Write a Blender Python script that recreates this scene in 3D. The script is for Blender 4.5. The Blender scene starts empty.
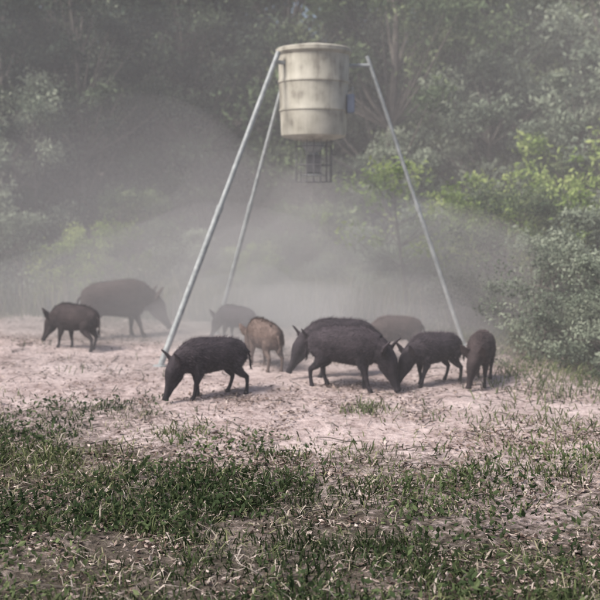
import bpy, math, random
import numpy as np
from mathutils import Vector, Matrix
R=np.random.RandomState(7)
random.seed(7)
scene=bpy.context.scene
# ------------------------------------------------------------------ helpers
def link(o):
    scene.collection.objects.link(o); return o
def mk_mesh(name,verts,faces,mats=(),midx=None,tint=None,smooth=False):
    me=bpy.data.meshes.new(name)
    me.from_pydata([tuple(v) for v in verts],[],[tuple(f) for f in faces])
    for m in mats: me.materials.append(m)
    if midx is not None: me.polygons.foreach_set('material_index',np.asarray(midx,dtype=np.int32))
    if tint is not None:
        a=me.attributes.new('tint','FLOAT','FACE'); a.data.foreach_set('value',np.asarray(tint,dtype=np.float32))
    if smooth: me.polygons.foreach_set('use_smooth',[True]*len(me.polygons))
    me.update(); return me
def mk_obj(name,me,loc=(0,0,0),rz=0,sc=1,parent=None):
    o=bpy.data.objects.new(name,me); o.location=loc; o.rotation_euler=(0,0,rz)
    o.scale=(sc,sc,sc) if not hasattr(sc,'__len__') else sc
    if parent: o.parent=parent
    return link(o)
def pn(x,y,s,seed=0):
    """smooth pseudo noise approx -1..1"""
    r=np.random.RandomState(seed); v=0
    for i in range(7):
        a=r.uniform(0,6.28); f=s*r.uniform(.6,1.9); p=r.uniform(0,6.28)
        v=v+np.sin((x*math.cos(a)+y*math.sin(a))*f+p+1.3*np.sin((x*math.sin(a)-y*math.cos(a))*f*.7+p*2))
    return v/4.2
def height(x,y):
    x=np.asarray(x,dtype=float); y=np.asarray(y,dtype=float)
    h=.025*pn(x,y,.9,1)+.012*pn(x,y,4,2)
    far=np.clip((y-32)/40,0,1); h=h+14*far*far*(3-2*far)  # added hill behind the forest, raised to block light from the horizon
    return h
def dirt(x,y):
    x=np.asarray(x,dtype=float); y=np.asarray(y,dtype=float)
    near=np.interp(x,[-9,-3.3,-1,1,2.2,3.0,5],[9.4,8.5,7.2,6.4,6.4,7.2,12])
    far=np.interp(x,[-9,-3,0,2,3.0,4.0],[15.0,14.6,13.8,13,11.6,10])
    n=.75*pn(x,y,1.3,11)+.45*pn(x,y,4.5,12)
    a=np.clip((y-near+n)/2.4+.5,0,1); b=np.clip((far-y+n*.6)/.8+.5,0,1)
    c=np.clip((3.3-x+n)/.9+.5,0,1)
    return a*b*c

# ------------------------------------------------------------------ materials
def newmat(name):
    m=bpy.data.materials.new(name); m.use_nodes=True
    nt=m.node_tree; nt.nodes.clear()
    out=nt.nodes.new('ShaderNodeOutputMaterial')
    return m,nt,out
def N(nt,t,**k):
    n=nt.nodes.new(t)
    for a,b in k.items(): setattr(n,a,b)
    return n
def ramp(nt,stops):
    r=N(nt,'ShaderNodeValToRGB'); e=r.color_ramp.elements
    while len(e)<len(stops): e.new(.5)
    for i,(p,c) in enumerate(stops):
        e[i].position=p; e[i].color=(*c,1)
    return r
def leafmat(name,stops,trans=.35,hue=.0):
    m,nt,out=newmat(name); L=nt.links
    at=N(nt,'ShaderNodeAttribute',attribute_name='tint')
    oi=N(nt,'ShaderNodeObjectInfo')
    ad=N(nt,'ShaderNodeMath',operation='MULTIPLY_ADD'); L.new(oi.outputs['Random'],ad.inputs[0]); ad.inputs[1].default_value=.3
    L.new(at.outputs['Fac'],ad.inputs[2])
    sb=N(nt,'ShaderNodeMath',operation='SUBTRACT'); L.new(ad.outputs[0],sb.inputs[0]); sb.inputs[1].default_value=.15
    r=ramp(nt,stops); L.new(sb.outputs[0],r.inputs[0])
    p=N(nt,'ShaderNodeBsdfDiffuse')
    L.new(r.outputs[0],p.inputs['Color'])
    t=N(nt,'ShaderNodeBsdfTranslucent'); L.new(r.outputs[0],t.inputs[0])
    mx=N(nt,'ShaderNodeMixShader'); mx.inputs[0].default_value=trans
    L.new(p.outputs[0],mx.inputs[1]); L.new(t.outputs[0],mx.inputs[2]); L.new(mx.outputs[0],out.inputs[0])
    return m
M_leaf=leafmat('leaf_green',[(0,(.036,.056,.034)),(.45,(.10,.14,.078)),(.8,(.19,.235,.13)),(1,(.28,.33,.19))])
M_dark=leafmat('leaf_dark',[(0,(.014,.020,.018)),(.5,(.042,.058,.045)),(1,(.11,.14,.09))],.2)
M_yel=leafmat('leaf_yellowgreen',[(0,(.09,.14,.04)),(.5,(.24,.33,.11)),(1,(.44,.51,.21))],.45)
M_sage=leafmat('leaf_sage',[(0,(.08,.10,.078)),(.5,(.20,.24,.18)),(1,(.37,.41,.32))],.3)
M_grass=leafmat('grass_blades',[(0,(.020,.030,.016)),(.35,(.052,.072,.036)),(.6,(.115,.145,.068)),(.75,(.24,.25,.14)),(.88,(.38,.33,.27)),(1,(.52,.46,.41))],.3)
M_weed=leafmat('weed_leaves',[(0,(.02,.034,.018)),(.45,(.055,.08,.04)),(.8,(.11,.145,.07)),(1,(.18,.22,.11))])
M_litter=leafmat('litter',[(0,(.04,.028,.025)),(.4,(.17,.125,.105)),(.7,(.36,.29,.26)),(1,(.58,.50,.46))],.1)

def barkmat():
    m,nt,out=newmat('bark'); L=nt.links
    tc=N(nt,'ShaderNodeTexCoord'); n=N(nt,'ShaderNodeTexNoise'); n.inputs['Scale'].default_value=9; n.inputs['Detail'].default_value=6
    L.new(tc.outputs['Object'],n.inputs['Vector'])
    r=ramp(nt,[(.3,(.04,.033,.03)),(.7,(.13,.115,.10))]); L.new(n.outputs['Fac'],r.inputs[0])
    p=N(nt,'ShaderNodeBsdfPrincipled'); p.inputs['Roughness'].default_value=.9
    L.new(r.outputs[0],p.inputs['Base Color']); L.new(p.outputs[0],out.inputs[0]); return m
M_bark=barkmat()
def groundmat():
    m,nt,out=newmat('ground_soil'); L=nt.links
    tc=N(nt,'ShaderNodeTexCoord')
    def noise(s,d=6,ro=.6):
        n=N(nt,'ShaderNodeTexNoise'); n.inputs['Scale'].default_value=s; n.inputs['Detail'].default_value=d; n.inputs['Roughness'].default_value=ro
        L.new(tc.outputs['Object'],n.inputs['Vector']); return n
    n1=noise(1.3,8,.7); n2=noise(14,6,.7); n3=noise(45,3)
    d=ramp(nt,[(.36,(.17,.125,.115)),(.46,(.38,.305,.295)),(.62,(.66,.56,.55))]); 
    mm=N(nt,'ShaderNodeMath',operation='MULTIPLY_ADD'); L.new(n1.outputs['Fac'],mm.inputs[0]); mm.inputs[1].default_value=.5
    m2=N(nt,'ShaderNodeMath',operation='MULTIPLY'); L.new(n2.outputs['Fac'],m2.inputs[0]); m2.inputs[1].default_value=.5
    L.new(m2.outputs[0],mm.inputs[2]); L.new(mm.outputs[0],d.inputs[0])
    g=ramp(nt,[(.3,(.035,.032,.025)),(.5,(.10,.085,.072)),(.66,(.30,.25,.23))]); L.new(mm.outputs[0],g.inputs[0])
    at=N(nt,'ShaderNodeAttribute',attribute_name='dirt')
    s=N(nt,'ShaderNodeMath',operation='MULTIPLY_ADD'); L.new(n2.outputs['Fac'],s.inputs[0]); s.inputs[1].default_value=1.8; 
    s2=N(nt,'ShaderNodeMath',operation='ADD'); s.inputs[2].default_value=-.9
    L.new(s.outputs[0],s2.inputs[0]); L.new(at.outputs['Fac'],s2.inputs[1])
    mr=N(nt,'ShaderNodeMapRange'); mr.inputs[1].default_value=.15; mr.inputs[2].default_value=.85; L.new(s2.outputs[0],mr.inputs[0])
    mx=N(nt,'ShaderNodeMix',data_type='RGBA'); L.new(mr.outputs[0],mx.inputs[0]); L.new(g.outputs[0],mx.inputs[6]); L.new(d.outputs[0],mx.inputs[7])
    p=N(nt,'ShaderNodeBsdfDiffuse')
    L.new(mx.outputs[2],p.inputs['Color'])
    b=N(nt,'ShaderNodeBump'); b.inputs['Strength'].default_value=.9; b.inputs['Distance'].default_value=.04
    ah=N(nt,'ShaderNodeMath',operation='MULTIPLY_ADD'); L.new(n3.outputs['Fac'],ah.inputs[0]); ah.inputs[1].default_value=.4; L.new(n2.outputs['Fac'],ah.inputs[2])
    L.new(ah.outputs[0],b.inputs['Height']); L.new(b.outputs[0],p.inputs['Normal']); L.new(p.outputs[0],out.inputs[0]); return m
def plainmat(name,c1,c2,scale=6,rough=.6,metal=0,bump=.1):
    m,nt,out=newmat(name); L=nt.links
    tc=N(nt,'ShaderNodeTexCoord'); n=N(nt,'ShaderNodeTexNoise'); n.inputs['Scale'].default_value=scale; n.inputs['Detail'].default_value=7; n.inputs['Roughness'].default_value=.65
    L.new(tc.outputs['Object'],n.inputs['Vector'])
    r=ramp(nt,[(.35,c1),(.65,c2)]); L.new(n.outputs['Fac'],r.inputs[0])
    p=N(nt,'ShaderNodeBsdfPrincipled'); p.inputs['Roughness'].default_value=rough; p.inputs['Metallic'].default_value=metal
    b=N(nt,'ShaderNodeBump'); b.inputs['Strength'].default_value=bump; b.inputs['Distance'].default_value=.02; L.new(n.outputs['Fac'],b.inputs['Height']); L.new(b.outputs[0],p.inputs['Normal'])
    L.new(r.outputs[0],p.inputs['Base Color']); L.new(p.outputs[0],out.inputs[0]); return m
def drummat():
    m,nt,out=newmat('drum_cream_paint'); L=nt.links
    tc=N(nt,'ShaderNodeTexCoord'); mp=N(nt,'ShaderNodeMapping'); mp.inputs['Scale'].default_value=(5,5,.7); L.new(tc.outputs['Object'],mp.inputs[0])
    n=N(nt,'ShaderNodeTexNoise'); n.inputs['Scale'].default_value=1.6; n.inputs['Detail'].default_value=8; n.inputs['Roughness'].default_value=.7; L.new(mp.outputs[0],n.inputs['Vector'])
    n2=N(nt,'ShaderNodeTexNoise'); n2.inputs['Scale'].default_value=5; n2.inputs['Detail'].default_value=8; L.new(tc.outputs['Object'],n2.inputs['Vector'])
    ad=N(nt,'ShaderNodeMath',operation='ADD'); L.new(n.outputs['Fac'],ad.inputs[0]); L.new(n2.outputs['Fac'],ad.inputs[1])
    r=ramp(nt,[(.38,(.20,.185,.155)),(.47,(.34,.325,.275)),(.62,(.46,.445,.385))])
    h=N(nt,'ShaderNodeMath',operation='MULTIPLY'); h.inputs[1].default_value=.5; L.new(ad.outputs[0],h.inputs[0]); L.new(h.outputs[0],r.inputs[0])
    p=N(nt,'ShaderNodeBsdfPrincipled'); p.inputs['Roughness'].default_value=.6; L.new(r.outputs[0],p.inputs['Base Color']); L.new(p.outputs[0],out.inputs[0]); return m
M_drum=drummat()
M_galv=plainmat('galvanised_steel',(.20,.22,.23),(.36,.39,.40),12,.6,.1)
M_box=plainmat('motor_box',(.10,.10,.11),(.17,.17,.18),12,.6)
M_blue=plainmat('solar_panel_blue',(.10,.13,.20),(.16,.20,.28),12,.35)

# ------------------------------------------------------------------ ground
def axis(lo,hi,flo,fhi,step):
    a=list(np.arange(flo,fhi,step)); 
    left=[];v=flo;s=step
    while v>lo: s*=1.35; v-=s; left.append(max(v,lo))
    right=[];v=a[-1];s=step
    while v<hi: s*=1.35; v+=s; right.append(min(v,hi))
    return np.array(left[::-1]+a+right)
xs=axis(-400,400,-7,7,.07); ys=axis(-60,700,3,17,.07)
X,Y=np.meshgrid(xs,ys); Z=height(X,Y)
D=dirt(X,Y)
fine=.014*pn(X,Y,11,31)+.009*pn(X,Y,26,32)
Z2=Z+fine*((np.abs(X)<7)&(Y>3)&(Y<17))
nx=len(xs);ny=len(ys)
V=np.stack([X.ravel(),Y.ravel(),Z2.ravel()],1)
I=np.arange(nx*ny).reshape(ny,nx)
F=np.stack([I[:-1,:-1].ravel(),I[:-1,1:].ravel(),I[1:,1:].ravel(),I[1:,:-1].ravel()],1)
me=mk_mesh('ground',V,F,[groundmat()],smooth=True)
a=me.attributes.new('dirt','FLOAT','POINT'); a.data.foreach_set('value',D.ravel().astype(np.float32))
mk_obj('ground',me)

# ------------------------------------------------------------------ leaf and branch tools
def unit(v): return v/np.maximum(np.linalg.norm(v,axis=1,keepdims=True),1e-6)
def leaves(C,size,upbias=.4,asp=.45,droop=0):
    n=len(C); u=R.normal(size=(n,3)); u[:,2]-=droop; u=unit(u)
    nn=R.normal(size=(n,3)); nn[:,2]+=upbias; v=unit(np.cross(u,nn))
    w=np.cross(u,v)
    s=size[:,None]
    P=np.stack([C-u*s*.5, C+v*s*asp*.5+w*s*.06, C+u*s*.5, C-v*s*asp*.5+w*s*.06],1).reshape(-1,3)
    F=np.arange(4*n).reshape(n,4)
    return P,F
def tube(path,rad,seg=6):
    path=np.array(path,dtype=float); V=[];F=[]
    for i,p in enumerate(path):
        t=path[min(i+1,len(path)-1)]-path[max(i-1,0)]; t/=max(np.linalg.norm(t),1e-6)
        a=np.array([1.,0,0]) if abs(t[0])<.9 else np.array([0,1.,0])
        s=np.cross(t,a); s/=np.linalg.norm(s); q=np.cross(t,s)
        for k in range(seg):
            an=2*math.pi*k/seg; V.append(p+rad[i]*(math.cos(an)*s+math.sin(an)*q))
    for i in range(len(path)-1):
        for k in range(seg):
            a=i*seg+k;b=i*seg+(k+1)%seg; F.append((a,b,b+seg,a+seg))
    F.append(tuple(range(seg))[::-1]); F.append(tuple((len(path)-1)*seg+k for k in range(seg)))
    return V,F
class MB:
    def __init__(s): s.V=[];s.F=[];s.M=[];s.T=[]
    def add(s,V,F,m=0,t=.5):
        o=len(s.V); s.V.extend([tuple(v) for v in V]); s.F.extend([tuple(int(i)+o for i in f) for f in F])
        s.M.extend([m]*len(F)); s.T.extend(list(t) if hasattr(t,'__len__') else [t]*len(F))
    def mesh(s,name,mats,smooth=False): return mk_mesh(name,s.V,s.F,mats,s.M,s.T,smooth)
def make_tree(name,H,rad,low,nclump,nleaf,lsize,mat,trunk_r=.1,stems=1):
    b=MB(); tops=[]
    for s in range(stems):
        path=[];rr=[];x=y=0
        if stems>1: x,y=R.uniform(-.12,.12,2)
        dx,dy=R.uniform(-.1,.1,2)*(3 if stems>1 else 1)
        for i in range(8):
            f=i/7; path.append((x,y,f*H*.9-.05)); rr.append(trunk_r*(1-f*.85)/(stems**.4))
            x+=dx*H/9+R.uniform(-.05,.05)*H/6; y+=dy*H/9+R.uniform(-.05,.05)*H/6
        V,F=tube(path,rr,7); b.add(V,F,0,.5); tops.append(np.array(path))
    CC=[];SS=[];TT=[]
    for c in range(nclump):
        f=R.uniform(0,1)**.85; z=low+(H-low)*f
        prof=math.sin(math.pi*min(1,.18+f*.8))**.7
        an=R.uniform(0,6.28); rr=rad*prof*R.uniform(.35,1.1)
        tp=tops[R.randint(len(tops))]
        k=min(7,max(0,int(z/H/.9*7))); base=tp[max(0,k-1)]
        c0=np.array([base[0]+math.cos(an)*rr,base[1]+math.sin(an)*rr,z])
        mid=(base+c0)/2+np.array([0,0,-.06*rad])
        V,F=tube([base,mid,c0],[trunk_r*.3,trunk_r*.17,trunk_r*.05],4); b.add(V,F,0,.5)
        n=int(nleaf/nclump*R.uniform(.4,1.6)); cr=R.uniform(.12,.34)*rad
        d=unit(R.normal(size=(n,3)))*(R.uniform(0,1,(n,1))**.5)*cr*np.array([1,1,.65])
        d+=R.normal(size=(n,3))*cr*.18
        CC.append(c0+d); SS.append(R.uniform(.6,1.3,n)*lsize)
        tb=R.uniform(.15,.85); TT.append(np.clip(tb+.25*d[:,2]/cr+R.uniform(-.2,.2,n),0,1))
    C=np.concatenate(CC); C[:,2]=np.maximum(C[:,2],.03)
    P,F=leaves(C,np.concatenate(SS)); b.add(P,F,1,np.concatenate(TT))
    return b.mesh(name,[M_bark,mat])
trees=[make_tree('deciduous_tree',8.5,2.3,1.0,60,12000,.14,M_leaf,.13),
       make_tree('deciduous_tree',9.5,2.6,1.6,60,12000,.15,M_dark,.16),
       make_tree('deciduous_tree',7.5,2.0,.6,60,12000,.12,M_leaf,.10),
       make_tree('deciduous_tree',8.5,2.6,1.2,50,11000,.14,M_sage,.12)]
light_tree=make_tree('light_tree',4.2,1.5,.5,45,8000,.10,M_sage,.06,2)
shrubs=[make_tree('shrub',1.5,.95,.08,45,8000,.06,M_sage,.03,4),
        make_tree('shrub',1.7,1.0,.08,45,8000,.065,M_sage,.03,4),
        make_tree('shrub',2.3,1.2,.1,45,8000,.08,M_leaf,.04,4),
        make_tree('shrub',1.9,1.1,.1,40,7000,.075,M_yel,.03,4)]
sap=make_tree('sapling',2.5,1.15,1.0,34,1500,.10,M_yel,.03,3)
dark_small=make_tree('dark_tree',8.0,2.1,.5,60,12000,.13,M_dark,.11)

def put(name,me,x,y,s=1,rz=None,szz=None):
    rz=R.uniform(0,6.28) if rz is None else rz
    return mk_obj(name,me,(x,y,float(height(x,y))-.02),rz,(s,s,s*(szz or 1)))
for row,(yy,st) in enumerate([(18.6,2.1),(20.8,2.1),(23.8,2.6),(27,3.0)]):
    x=-15+row*.7
    while x<15:
        xx=x+R.uniform(-.5,.5); y2=yy+R.uniform(-.9,.9)
        if not(row==0 and (-1.4<xx<1.4)):
            k=([2,0,3,2],[2,3,0,1],[1,3,0,1],[1,3,0,1])[row][R.randint(4)]
            if row==1 and abs(xx)<2: k=1
            me=trees[k]
            if xx<0 and R.uniform()<.62: me=dark_small if row<2 else trees[1]
            put('deciduous_tree',me,xx,y2,R.uniform(.8,1.15))
        x+=st*R.uniform(.8,1.2)
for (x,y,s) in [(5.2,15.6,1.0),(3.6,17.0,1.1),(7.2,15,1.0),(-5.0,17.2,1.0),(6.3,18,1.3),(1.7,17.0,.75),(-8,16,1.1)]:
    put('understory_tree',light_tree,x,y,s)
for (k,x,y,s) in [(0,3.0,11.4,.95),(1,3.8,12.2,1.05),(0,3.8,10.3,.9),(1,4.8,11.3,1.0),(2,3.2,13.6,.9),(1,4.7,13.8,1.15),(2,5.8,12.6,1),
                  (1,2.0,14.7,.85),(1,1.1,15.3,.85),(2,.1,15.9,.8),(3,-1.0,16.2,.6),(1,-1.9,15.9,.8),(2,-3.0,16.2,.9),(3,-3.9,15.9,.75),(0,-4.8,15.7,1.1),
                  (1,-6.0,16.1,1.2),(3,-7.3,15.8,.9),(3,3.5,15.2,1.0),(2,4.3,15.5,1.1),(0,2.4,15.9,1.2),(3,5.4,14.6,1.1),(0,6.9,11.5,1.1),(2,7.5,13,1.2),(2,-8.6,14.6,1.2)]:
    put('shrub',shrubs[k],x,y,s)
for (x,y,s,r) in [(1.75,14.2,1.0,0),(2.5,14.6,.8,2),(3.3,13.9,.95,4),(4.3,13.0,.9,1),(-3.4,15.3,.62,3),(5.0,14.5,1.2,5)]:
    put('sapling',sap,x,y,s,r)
n=60000
x=R.uniform(-45,45,n); y=R.uniform(30,37,n); z=R.uniform(0,1,n)**.9*(12+2*pn(x,y,.3,55)); 
P,F=leaves(np.stack([x,y,z+height(x,y)],1),R.uniform(.3,.6,n))
b=MB(); b.add(P,F,0,np.clip(.35+.3*pn(x,z,.9,56)+R.uniform(-.2,.2,n),0,1))
for i in range(60):
    tx=R.uniform(-40,40);ty=R.uniform(30,36);h0=float(height(tx,ty))
    V,Fk=tube([(tx,ty,h0-.2),(tx+R.uniform(-.4,.4),ty,h0+6),(tx+R.uniform(-.8,.8),ty,h0+12)],[.2,.14,.05],6); b.add(V,Fk,1,.5)
mk_obj('distant_treeline',b.mesh('distant_treeline',[M_dark,M_bark]))

# ------------------------------------------------------------------ grass
def blades(x,y,h,w,lean,tint,name,mat):
    n=len(x); z=height(x,y)-.01
    an=R.uniform(0,6.28,n); la=R.uniform(0,6.28,n); L=lean*h
    bx=np.cos(an)*w;by=np.sin(an)*w
    P=np.zeros((n,5,3))
    P[:,0]=np.stack([x-bx,y-by,z],1);P[:,1]=np.stack([x+bx,y+by,z],1)
    mx=x+np.cos(la)*L*.35;my=y+np.sin(la)*L*.35;mz=z+h*.6
    P[:,2]=np.stack([mx+bx*.7,my+by*.7,mz],1);P[:,3]=np.stack([mx-bx*.7,my-by*.7,mz],1)
    P[:,4]=np.stack([x+np.cos(la)*L,y+np.sin(la)*L,z+h*np.clip(1-lean*.35,.15,1)],1)
    b=np.arange(n)*5
    F=[(i,i+1,i+2,i+3) for i in b]+[(i+3,i+2,i+4) for i in b]
    me=mk_mesh(name,P.reshape(-1,3),F,[mat],None,np.concatenate([tint,tint]))
    return mk_obj(name,me)
n=260000
x=R.uniform(-6.0,6.0,n);y=R.uniform(3.0,16,n)
dd=dirt(x,y); pt=pn(x,y,2.0,21)*.7+pn(x,y,6,22)*.6
prob=np.clip(.62+.85*pt,0.10,1)*(1-dd)**1.0*1.1+.04*np.clip(pt-.3,0,1)
k=R.uniform(0,1,n)<prob; x=x[k];y=y[k];pt=pt[k]
n=len(x); h=R.uniform(.03,.11,n)*(1+.6*np.clip(pt,-1,1)); 
straw=R.uniform(0,1,n)<np.clip(.30-.45*pt,.10,.8)
t=np.where(straw,R.uniform(.62,1,n),np.clip(.33+.22*pn(x,y,1.5,23)+R.uniform(-.25,.28,n),0,.66))
blades(x,y,h,R.uniform(.003,.008,n),np.where(straw,R.uniform(.8,2.6,n),R.uniform(.2,1.3,n)),t,'grass',M_grass)
X=[];Yy=[];Hh=[]
for (cx,cy,r,c,hh) in [(-1.0,7.55,.16,150,.13),(.68,8.45,.14,140,.15),(-2.75,7.5,.3,160,.12),(1.65,8.1,.4,200,.13),(2.3,7.7,.35,240,.17),(2.0,6.9,.3,200,.14),(-1.9,8.4,.2,80,.09),(.1,7.3,.3,120,.09),(-3.6,9.0,.3,160,.13),(2.7,9.2,.4,260,.2),(3.0,10.0,.4,300,.26)]:
    X.append(R.normal(cx,r,c));Yy.append(R.normal(cy,r,c));Hh.append(R.uniform(.3,1,c)*hh)
x=np.concatenate(X);y=np.concatenate(Yy);h=np.concatenate(Hh);n=len(x)
blades(x,y,h,R.uniform(.004,.009,n),R.uniform(.3,1.5,n),R.uniform(.5,.8,n),'grass_tufts',M_grass)
n=26000
x=R.uniform(-9,6,n);y=R.uniform(13.8,17.5,n)
pt=pn(x,y,1.4,41)
far=np.interp(x,[-9,-3,0,2,3,4],[15.0,14.7,14.0,13.4,12.4,12])
k=(y>far)&(R.uniform(0,1,n)<np.clip(.5+.6*pt,.05,1)); x=x[k];y=y[k];n=len(x)
boost=np.exp(-((x+3.3)/1.2)**2)+.5*np.exp(-((x-1.2)/1.0)**2)
h=R.uniform(.3,.8,n)*(1+.5*boost)
t=np.clip(R.uniform(.42,.74,n)+.25*boost*R.uniform(0,1,n)+.15*(R.uniform(0,1,n)<.3),0,.9)
blades(x,y,h,R.uniform(.006,.014,n),R.uniform(.1,.7,n),t,'tall_grass',M_grass)
n=110000
x=R.uniform(-6,6,n);y=R.uniform(3,12,n); dd=dirt(x,y); pt=pn(x,y,2.4,61)+.5*pn(x,y,7,62)
k=R.uniform(0,1,n)<(np.clip(pt+.35,0,1)*(1-dd)); x=x[k];y=y[k];n=len(x)
P,F=leaves(np.stack([x,y,height(x,y)+R.uniform(.01,.10,n)],1),R.uniform(.02,.065,n),1.2,.5)
b=MB(); b.add(P,F,0,np.clip(.42+.3*pn(x,y,2,63)+R.uniform(-.3,.3,n),0,1)); mk_obj('broadleaf_weeds',b.mesh('broadleaf_weeds',[M_weed]))
n=190000
x=R.uniform(-6,5,n);y=R.uniform(3,14.5,n); pt=pn(x,y,2.4,71)*.7+pn(x,y,8,72)*.6
k=R.uniform(0,1,n)<np.clip(.3+.8*pt,.04,1)*np.where(y<9.0,1,.5); x=x[k];y=y[k];n=len(x)
C=np.stack([x,y,height(x,y)+R.uniform(.012,.03,n)],1)
u=R.normal(size=(n,3)); u[:,2]*=.25; u=unit(u); nn=np.stack([R.normal(size=n)*.35,R.normal(size=n)*.35,np.ones(n)],1); v=unit(np.cross(u,nn)); w=np.cross(u,v)
s=R.uniform(.015,.055,n)[:,None]*np.where(R.uniform(0,1,(n,1))<.06,1.6,1); asp=R.uniform(.12,.6,n)[:,None]
P=np.stack([C-u*s*.5,C+v*s*asp*.5+w*s*.1,C+u*s*.5,C-v*s*asp*.5+w*s*.1],1).reshape(-1,3)
mk_obj('leaf_litter',mk_mesh('leaf_litter',P,np.arange(4*n).reshape(n,4),[M_litter],None,R.uniform(0,1,n)**1.15))
b=MB()
for i in range(420):
    x=R.uniform(-5,4);y=R.uniform(4.5,12.5);a=R.uniform(0,3.14);l=R.uniform(.08,.3);z=float(height(x,y))+.014;r=R.uniform(.4,1)
    V,F=tube([(x,y,z),(x+math.cos(a)*l*.5+R.uniform(-.02,.02),y+math.sin(a)*l*.5,z+R.uniform(0,.02)),(x+math.cos(a)*l,y+math.sin(a)*l,z)],[.006*r,.005*r,.003*r],5); b.add(V,F,0,.5)
mk_obj('fallen_sticks',b.mesh('fallen_sticks',[M_bark]))

# ------------------------------------------------------------------ feeder
fx,fy=.18,12.0
feeder=bpy.data.objects.new('deer_feeder',None); feeder.location=(fx,fy,0); link(feeder)
def lathe(prof,seg=40):
    V=[];F=[]
    for (r,z) in prof:
        for k in range(seg):
            a=2*math.pi*k/seg; V.append((r*math.cos(a),r*math.sin(a),z))
    for i in range(len(prof)-1):
        for k in range(seg):
            a=i*seg+k;b_=i*seg+(k+1)%seg; F.append((a,b_,b_+seg,a+seg))
    F.append(tuple(range(seg))[::-1]); F.append(tuple((len(prof)-1)*seg+k for k in range(seg)))
    return V,F
def part(name,V,F,mat,smooth=True):
    me=mk_mesh(name,V,F,[mat],smooth=smooth); o=mk_obj(name,me,parent=feeder)
    if smooth:
        try: me.set_sharp_from_angle(angle=math.radians(35))
        except Exception: pass
    return o
V,F=lathe([(.16,2.72),(.40,2.78),(.425,2.80),(.43,2.84),(.44,3.10),(.452,3.115),(.452,3.14),(.443,3.16),(.455,3.46),(.467,3.475),(.467,3.50),(.457,3.52),(.462,3.82),(.48,3.83),(.48,3.87),(.462,3.88)])
part('drum',V,F,M_drum)
V,F=lathe([(.487,3.84),(.495,3.85),(.495,3.895),(.47,3.91),(.2,3.96),(.05,3.975)]); part('lid',V,F,M_drum)
V,F=lathe([(.15,2.725),(.15,2.66),(.07,2.58),(.07,2.54)],20); part('funnel',V,F,M_galv)
V,F=lathe([(.02,2.27),(.16,2.28),(.165,2.29),(.02,2.31)],24); part('spinner_plate',V,F,M_galv)
def box(cx,cy,cz,sx,sy,sz):
    import bmesh
    bm=bmesh.new(); bmesh.ops.create_cube(bm,size=1); 
    for v in bm.verts: v.co=Vector((cx+v.co.x*sx,cy+v.co.y*sy,cz+v.co.z*sz))
    bmesh.ops.bevel(bm,geom=bm.edges[:],offset=.012,segments=2,affect='EDGES')
    V=[tuple(v.co) for v in bm.verts]; bm.verts.index_update(); F=[[v.index for v in f.verts] for f in bm.faces]; bm.free(); return V,F
V,F=box(0,0,2.43,.2,.16,.24); part('motor_box',V,F,M_box,False)
b=MB()
for z in (2.66,2.42,2.2):
    p=[(.24*math.cos(a),.24*math.sin(a),z) for a in np.linspace(0,2*math.pi,17)]; V,F=tube(p,[.007]*17,5); b.add(V,F)
for k in range(16):
    a=2*math.pi*k/16; V,F=tube([(.24*math.cos(a),.24*math.sin(a),2.74),(.24*math.cos(a),.24*math.sin(a),2.2)],[.006]*2,5); b.add(V,F)
part('varmint_cage',b.V,b.F,M_box)
V,F=box(.475,-.12,3.2,.10,.16,.24); part('control_box',V,F,M_blue,False)
b=MB()
V,F=tube([(.44,-.1,3.36),(.50,-.12,3.42),(.50,-.12,3.3)],[.01]*3,6); b.add(V,F); part('panel_bracket',b.V,b.F,M_galv)
legs=[((-1.70,10.70),(-.30,11.68)),((-1.23,12.95),(-.17,12.45)),((2.24,12.05),(.90,12.02))]
for i,((x0,y0),(x1,y1)) in enumerate(legs):
    zt=3.75; z0=float(height(x0,y0)); lr=(.038,.033,.030)[i]
    p0=np.array([x0-fx,y0-fy,z0-.03]);p1=np.array([x1-fx,y1-fy,zt])
    m=p0+(p1-p0)*.5
    b=MB(); V,F=tube([p0,m],[lr,lr],14); b.add(V,F); V,F=tube([m-(p1-p0)*.02,p1+(p1-p0)*.02],[lr-.005]*2,14); b.add(V,F)
    V,F=tube([m-(p1-p0)*.012,m+(p1-p0)*.012],[lr+.005]*2,14); b.add(V,F)
    part('leg_%d'%(i+1),b.V,b.F,M_galv)
    d=np.array([p1[0],p1[1],0]); d/=np.linalg.norm(d)
    V,F=tube([d*.44+np.array([0,0,3.70]),p1-(p1-p0)*.012],[.026,.026],10); part('bracket_%d'%(i+1),V,F,M_galv)
    V,F=lathe([(.08,0),(.08,.01),(.03,.02)],16); V=[(v[0]+p0[0],v[1]+p0[1],v[2]+z0) for v in V]; part('foot_plate_%d'%(i+1),V,F,M_galv)

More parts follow.
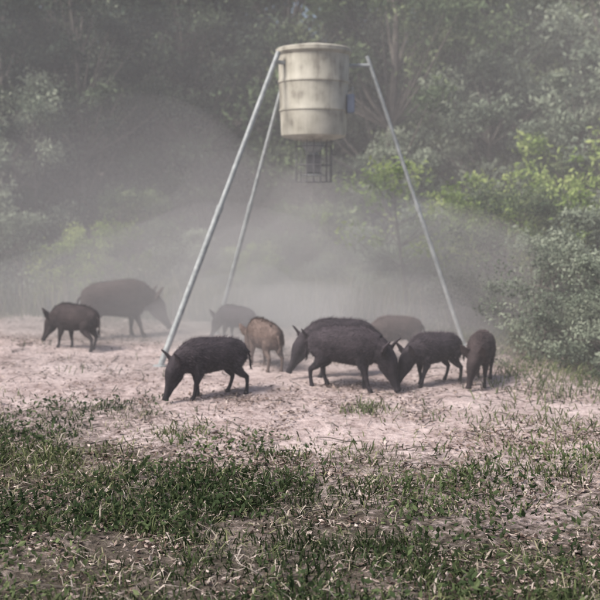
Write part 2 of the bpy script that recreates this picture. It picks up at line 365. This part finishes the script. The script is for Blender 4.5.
# ------------------------------------------------------------------ pigs
def ringtube(st,seg=18,yax=None):
    V=[];F=[];P=np.array([s[:3] for s in st],dtype=float)
    for i,s in enumerate(st):
        t=P[min(i+1,len(P)-1)]-P[max(i-1,0)]; t/=np.linalg.norm(t)
        side=np.array([0,1.,0]); side=side-t*side.dot(t); side/=np.linalg.norm(side)
        up=np.cross(t,side)
        for k in range(seg):
            a=2*math.pi*k/seg; V.append(P[i]+up*s[3]*math.sin(a)+side*s[4]*math.cos(a))
    n=len(st)
    for i in range(n-1):
        for k in range(seg):
            a=i*seg+k;b_=i*seg+(k+1)%seg; F.append((a,b_,b_+seg,a+seg))
    F.append(tuple(range(seg))[::-1]); F.append(tuple((n-1)*seg+k for k in range(seg)))
    return V,F
def pigmat(name,c,c2):
    m,nt,out=newmat(name); L=nt.links
    tc=N(nt,'ShaderNodeTexCoord'); n=N(nt,'ShaderNodeTexNoise'); n.inputs['Scale'].default_value=7; n.inputs['Detail'].default_value=6; n.inputs['Roughness'].default_value=.7
    L.new(tc.outputs['Object'],n.inputs['Vector'])
    at=N(nt,'ShaderNodeAttribute',attribute_name='tint')
    ad=N(nt,'ShaderNodeMath',operation='MULTIPLY_ADD'); L.new(at.outputs['Fac'],ad.inputs[0]); ad.inputs[1].default_value=.6; L.new(n.outputs['Fac'],ad.inputs[2])
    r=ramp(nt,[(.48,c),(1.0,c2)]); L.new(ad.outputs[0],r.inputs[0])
    p=N(nt,'ShaderNodeBsdfPrincipled'); p.inputs['Roughness'].default_value=.8; p.inputs['Specular IOR Level'].default_value=.2
    L.new(r.outputs[0],p.inputs['Base Color']); L.new(p.outputs[0],out.inputs[0]); return m
MP={'k':pigmat('pig_black',(.012,.010,.014),(.075,.060,.072)),
    'd':pigmat('pig_darkbrown',(.018,.013,.015),(.08,.06,.062)),
    'b':pigmat('pig_brown',(.034,.023,.023),(.11,.08,.076)),
    'r':pigmat('pig_pale_brown',(.10,.072,.064),(.22,.165,.145))}
M_eye=plainmat('pig_eye',(.01,.008,.006),(.015,.01,.01),5,.15)
M_snout=plainmat('pig_snout',(.05,.035,.035),(.08,.055,.05),30,.6)
def make_pig(x,y,yaw,sc,col,hp=0,hyaw=0,leg=(0,0,0,0),fat=1.0,seed=0):
    rs=np.random.RandomState(seed+100)
    b=MB()
    body=[(-.415,.0,.43,.03,.03),(-.405,.0,.43,.075,.06),(-.375,0,.435,.12,.095),(-.32,0,.445,.15,.125),(-.23,0,.458,.168,.142),(-.12,0,.462,.180,.155),(.0,0,.46,.190,.160),
          (.10,0,.460,.200,.155),(.19,0,.457,.198,.145),(.26,0,.448,.180,.128),(.32,0,.43,.150,.108)]
    hd=[(.31,0,.432,.150,.108),(.37,0,.400,.126,.096),(.42,0,.358,.106,.086),(.46,0,.308,.092,.078),(.483,0,.265,.072,.066),(.50,0,.225,.052,.050),(.514,0,.185,.041,.039),(.528,0,.145,.035,.033),(.542,0,.105,.032,.031),(.553,0,.072,.033,.033),(.558,0,.054,.038,.040),(.562,0,.040,.037,.039),(.564,0,.034,.028,.03)]
    pv=np.array([.28,0,.44])
    def hx(p):
        q=np.array(p[:3],dtype=float)-pv
        a=hp; q=np.array([q[0]*math.cos(a)-q[2]*math.sin(a),q[1],q[0]*math.sin(a)+q[2]*math.cos(a)])
        w=min(1,max(0,np.linalg.norm(q)/.3)); a=hyaw*w
        q=np.array([q[0]*math.cos(a)-q[1]*math.sin(a),q[0]*math.sin(a)+q[1]*math.cos(a),q[2]])
        return q+pv
    body=[(s[0],s[1],s[2]-(fat-1)*.05,s[3]*fat,s[4]*fat) for s in body]
    V,F=ringtube(body,22); b.add(V,F)
    hd2=[(*hx(s),s[3],s[4]) for s in hd]; V,F=ringtube(hd2); b.add(V,F)
    V,F=ringtube([(*hx((.37,0,.32)),.045,.065),(*hx((.412,0,.262)),.058,.066),(*hx((.45,0,.20)),.042,.048),(*hx((.487,0,.145)),.027,.031),(*hx((.515,0,.09)),.020,.024),(*hx((.525,0,.07)),.012,.018)]); b.add(V,F)
    for sd in (-1,1):
        f=leg[0] if sd>0 else leg[1]; h=leg[2] if sd>0 else leg[3]
        st=[(.175,.07*sd,.46,.10,.05),(.185,.085*sd,.36,.080,.058),(.17+.25*f,.088*sd,.275,.048,.042),(.19+.6*f,.086*sd,.165,.027,.025),(.19+.8*f,.085*sd,.105,.020,.019),(.195+.9*f,.085*sd,.055,.022,.020),(.207+f,.085*sd,.028,.027,.025),(.213+f,.085*sd,-.004,.030,.028)]
        V,F=ringtube(st,12); b.add(V,F)
        st=[(-.27,.065*sd,.47,.12,.06),(-.27,.08*sd,.385,.108,.068),(-.235+.2*h,.09*sd,.30,.070,.050),(-.29+.4*h,.09*sd,.235,.042,.035),(-.342+.6*h,.086*sd,.19,.030,.025),(-.335+.75*h,.085*sd,.12,.021,.019),(-.318+.9*h,.085*sd,.06,.022,.020),(-.305+h,.085*sd,.028,.027,.025),(-.30+h,.085*sd,-.004,.030,.028)]
        V,F=ringtube(st,12); b.add(V,F)
        e0=hx((.412,.056*sd,.39)); e1=hx((.432,.090*sd,.445)); e2=hx((.462,.118*sd,.50)); e3=hx((.50,.13*sd,.54)); e4=hx((.518,.132*sd,.553))
        V,F=ringtube([(*e0,.022,.032),(*e1,.016,.060),(*e2,.013,.050),(*e3,.010,.022),(*e4,.007,.008)],12); b.add(V,F)
    V,F=ringtube([(-.40,0,.49,.02,.02),(-.435,.005,.475,.015,.015),(-.455,.01,.41,.012,.012),(-.46,.02+rs.uniform(-.03,.03),.34,.011,.011),(-.462,.03,.29,.015,.015),(-.462,.03,.255,.006,.006)],8); b.add(V,F)
    me0=mk_mesh('tmp',b.V,b.F); o=mk_obj('tmp',me0)
    md=o.modifiers.new('r','REMESH'); md.mode='VOXEL'; md.voxel_size=.009
    sm=o.modifiers.new('s','SMOOTH'); sm.factor=.5; sm.iterations=4
    dg=bpy.context.evaluated_depsgraph_get(); ev=o.evaluated_get(dg); me=ev.to_mesh()
    nv=len(me.vertices); co=np.zeros(nv*3); me.vertices.foreach_get('co',co); co=co.reshape(-1,3)
    faces=[tuple(p.vertices) for p in me.polygons]
    cen=np.zeros(len(faces)*3); me.polygons.foreach_get('center',cen); cen=cen.reshape(-1,3)
    nor=np.zeros(len(faces)*3); me.polygons.foreach_get('normal',nor); nor=nor.reshape(-1,3)
    ev.to_mesh_clear(); bpy.data.objects.remove(o)
    out=MB(); nb=len(faces)
    sn=hx((.564,0,.034))
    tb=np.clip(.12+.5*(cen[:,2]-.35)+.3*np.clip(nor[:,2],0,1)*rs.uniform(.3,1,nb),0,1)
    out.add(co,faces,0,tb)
    out.M=[2 if np.linalg.norm(c-sn)<.03 else 0 for c in cen]
    nf=9000; idx=rs.randint(0,nb,nf); c=cen[idx]; nm=nor[idx]
    wh=np.clip((c[:,0]-.28)/.15,0,1)[:,None]; wl=np.clip((.30-c[:,2])/.08,0,1)[:,None]*(c[:,0:1]<.36)
    d=np.array([[-1,0,-.5]])*(1-wh)+np.array([[-.6,0,.3]])*wh; d=d*(1-wl)+np.array([[-.1,0,-1.]])*wl
    d=d-nm*(d*nm).sum(1)[:,None]; d=unit(d)+nm*.28+rs.normal(size=(nf,3))*.2; d=unit(d)
    mane=(nm[:,2]>.7)&(c[:,2]>.5)&(np.abs(c[:,1])<.05)&(c[:,0]>-.3)&(c[:,0]<.42)
    ln=rs.uniform(.02,.045,nf); ln[mane]=rs.uniform(.03,.065,mane.sum()); d[mane]=unit(d[mane]+np.array([0,0,.4]))
    ln[c[:,2]<.24]*=.45; ln[c[:,0]>.45]*=.4
    side=unit(np.cross(d,nm)+1e-4)*rs.uniform(.0018,.0038,nf)[:,None]
    Pp=np.stack([c-side-nm*.002,c+side-nm*.002,c+d*ln[:,None]],1).reshape(-1,3)
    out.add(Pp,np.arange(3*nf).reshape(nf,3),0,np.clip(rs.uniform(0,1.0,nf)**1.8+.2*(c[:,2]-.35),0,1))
    for sd in (-1,1):
        e=hx((.502,.052*sd,.288))
        V=[];F=[]
        for i in range(5):
            th=math.pi*(i+.5)/5
            for k in range(8): V.append(e+.0105*np.array([math.sin(th)*math.cos(k*math.pi/4),math.sin(th)*math.sin(k*math.pi/4),math.cos(th)]))
        for i in range(4):
            for k in range(8): F.append((i*8+k,i*8+(k+1)%8,i*8+8+(k+1)%8,i*8+8+k))
        out.add(V,F,1,0)
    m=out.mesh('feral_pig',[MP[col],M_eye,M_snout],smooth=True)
    mk_obj('feral_pig',m,(x,y,float(height(x,y))),math.radians(yaw),sc)
make_pig(-2.97,11.75,152,.92,'d',.15,0,(.05,-.06,-.05,.05),1.0,1)
make_pig(-2.60,12.75, 20,1.24,'b',.12,.1,(-.04,.07,.08,-.03),1.1,2)
make_pig(-.90, 9.00,212,.95,'k',-.02,.1,(.06,-.08,-.07,.07),1.0,3)
make_pig(-.42,10.45,118,.88,'r',.0,0,(.03,-.03,.03,-.03),1.02,4)
make_pig(-.88,12.3,145,.78,'k',.05,0,(.03,-.03,.03,-.03),1.0,5)
make_pig(.44,  9.98,196,1.0,'k',.10,.1,(.04,-.05,.05,-.05),1.0,6)
make_pig(.50,  9.36,-24,1.04,'k',-.03,-.1,(-.05,.07,.05,-.05),1.05,7)
make_pig(1.20,11.1,195,.82,'b',.0,0,(.03,-.03,.03,-.03),1.0,8)
make_pig(1.45, 9.58,212,.87,'k',.04,0,(.07,-.06,-.05,.05),1.0,9)
make_pig(1.97, 9.65,250,.87,'d',.0,-.2,(.03,-.03,.04,-.04),1.0,10)

# ------------------------------------------------------------------ dust and haze (real volumes)
def boxmesh(name,lo,hi,mat):
    V=[(x,y,z) for x in (lo[0],hi[0]) for y in (lo[1],hi[1]) for z in (lo[2],hi[2])]
    F=[(0,1,3,2),(4,6,7,5),(0,4,5,1),(2,3,7,6),(0,2,6,4),(1,5,7,3)]
    return mk_obj(name,mk_mesh(name,V,F,[mat]))
def volmat(name,dens,col):
    m,nt,out=newmat(name); s=N(nt,'ShaderNodeVolumeScatter'); s.inputs['Color'].default_value=(*col,1); s.inputs['Density'].default_value=dens; s.inputs['Anisotropy'].default_value=-.35
    nt.links.new(s.outputs[0],out.inputs['Volume']); return m
boxmesh('haze',(-12,7.0,-.5),(12,17.4,5.2),volmat('haze_air',.020,(.98,.97,1)))
VM=[volmat('dust_thin',.085,(1,.95,.98)),volmat('dust_mid',.17,(1,.95,.98)),volmat('dust_thick',.30,(1,.95,.98))]
import bmesh
def puff(c,r,lv,seed):
    bm=bmesh.new(); bmesh.ops.create_icosphere(bm,subdivisions=4,radius=1)
    rs=np.random.RandomState(seed); ph=rs.uniform(0,6.28,(6,3)); 
    for v in bm.verts:
        p=v.co; n=0
        for i in range(6):
            f=1.6+1.1*i; n+=math.sin(f*p.x+ph[i,0]+1.5*math.sin(f*.6*p.y+ph[i,1]))*math.sin(f*p.z*1.1+ph[i,2]+f*.5*p.y)/(1+.55*i)
        k=1+.20*n
        v.co=Vector((c[0]+p.x*k*r[0],c[1]+p.y*k*r[1],c[2]+p.z*k*r[2]))
    me=bpy.data.meshes.new('dust_cloud'); bm.to_mesh(me); bm.free(); me.materials.append(VM[lv]); mk_obj('dust_cloud',me)
for i,(c,r,lv) in enumerate([((-3.0,13.6,1.1),(3.6,1.5,2.3),0),((-1.5,13.1,.4),(2.7,1.2,1.3),1),((-2.2,12.25,.25),(1.5,.4,.8),1),
        ((-.55,11.5,.3),(1.3,.6,.85),2),((1.0,10.9,.2),(1.7,.6,.85),1),((1.2,13.0,.5),(2.6,1.2,1.5),1),((-.9,10.2,.05),(2.8,.7,.5),0),((-.2,13.7,.9),(2.6,.8,1.7),0)]):
    puff(c,r,lv,i+5)

# ------------------------------------------------------------------ light
el=math.radians(50); az=math.radians(-120)
d=Vector((math.cos(el)*math.sin(az),math.cos(el)*math.cos(az),math.sin(el)))
w=bpy.data.worlds.new('World'); scene.world=w; w.use_nodes=True; nt=w.node_tree
bg=nt.nodes['Background']; sky=nt.nodes.new('ShaderNodeTexSky'); sky.sky_type='NISHITA'; sky.sun_disc=False
sky.sun_elevation=el; sky.sun_rotation=az%(2*math.pi); sky.dust_density=5; sky.air_density=1
nt.links.new(sky.outputs[0],bg.inputs[0]); bg.inputs[1].default_value=.15
sl=bpy.data.lights.new('sun','SUN'); sl.energy=5; sl.angle=math.radians(20); sl.color=(1,.94,.88)
so=bpy.data.objects.new('sun',sl); so.rotation_euler=d.to_track_quat('Z','Y').to_euler(); so.location=(-10,5,15); link(so)
# ------------------------------------------------------------------ camera
cd=bpy.data.cameras.new('camera'); cd.lens=54; cd.sensor_width=36; cd.clip_end=2000; cd.clip_start=.05
co=bpy.data.objects.new('camera',cd); co.location=(0,0,2.1); co.rotation_euler=(math.radians(83),0,0); link(co)
cd.dof.use_dof=True; cd.dof.focus_distance=6.0; cd.dof.aperture_fstop=54/1000/.032
scene.camera=co
scene.view_settings.view_transform='Standard'; scene.view_settings.look='None'; scene.view_settings.exposure=0
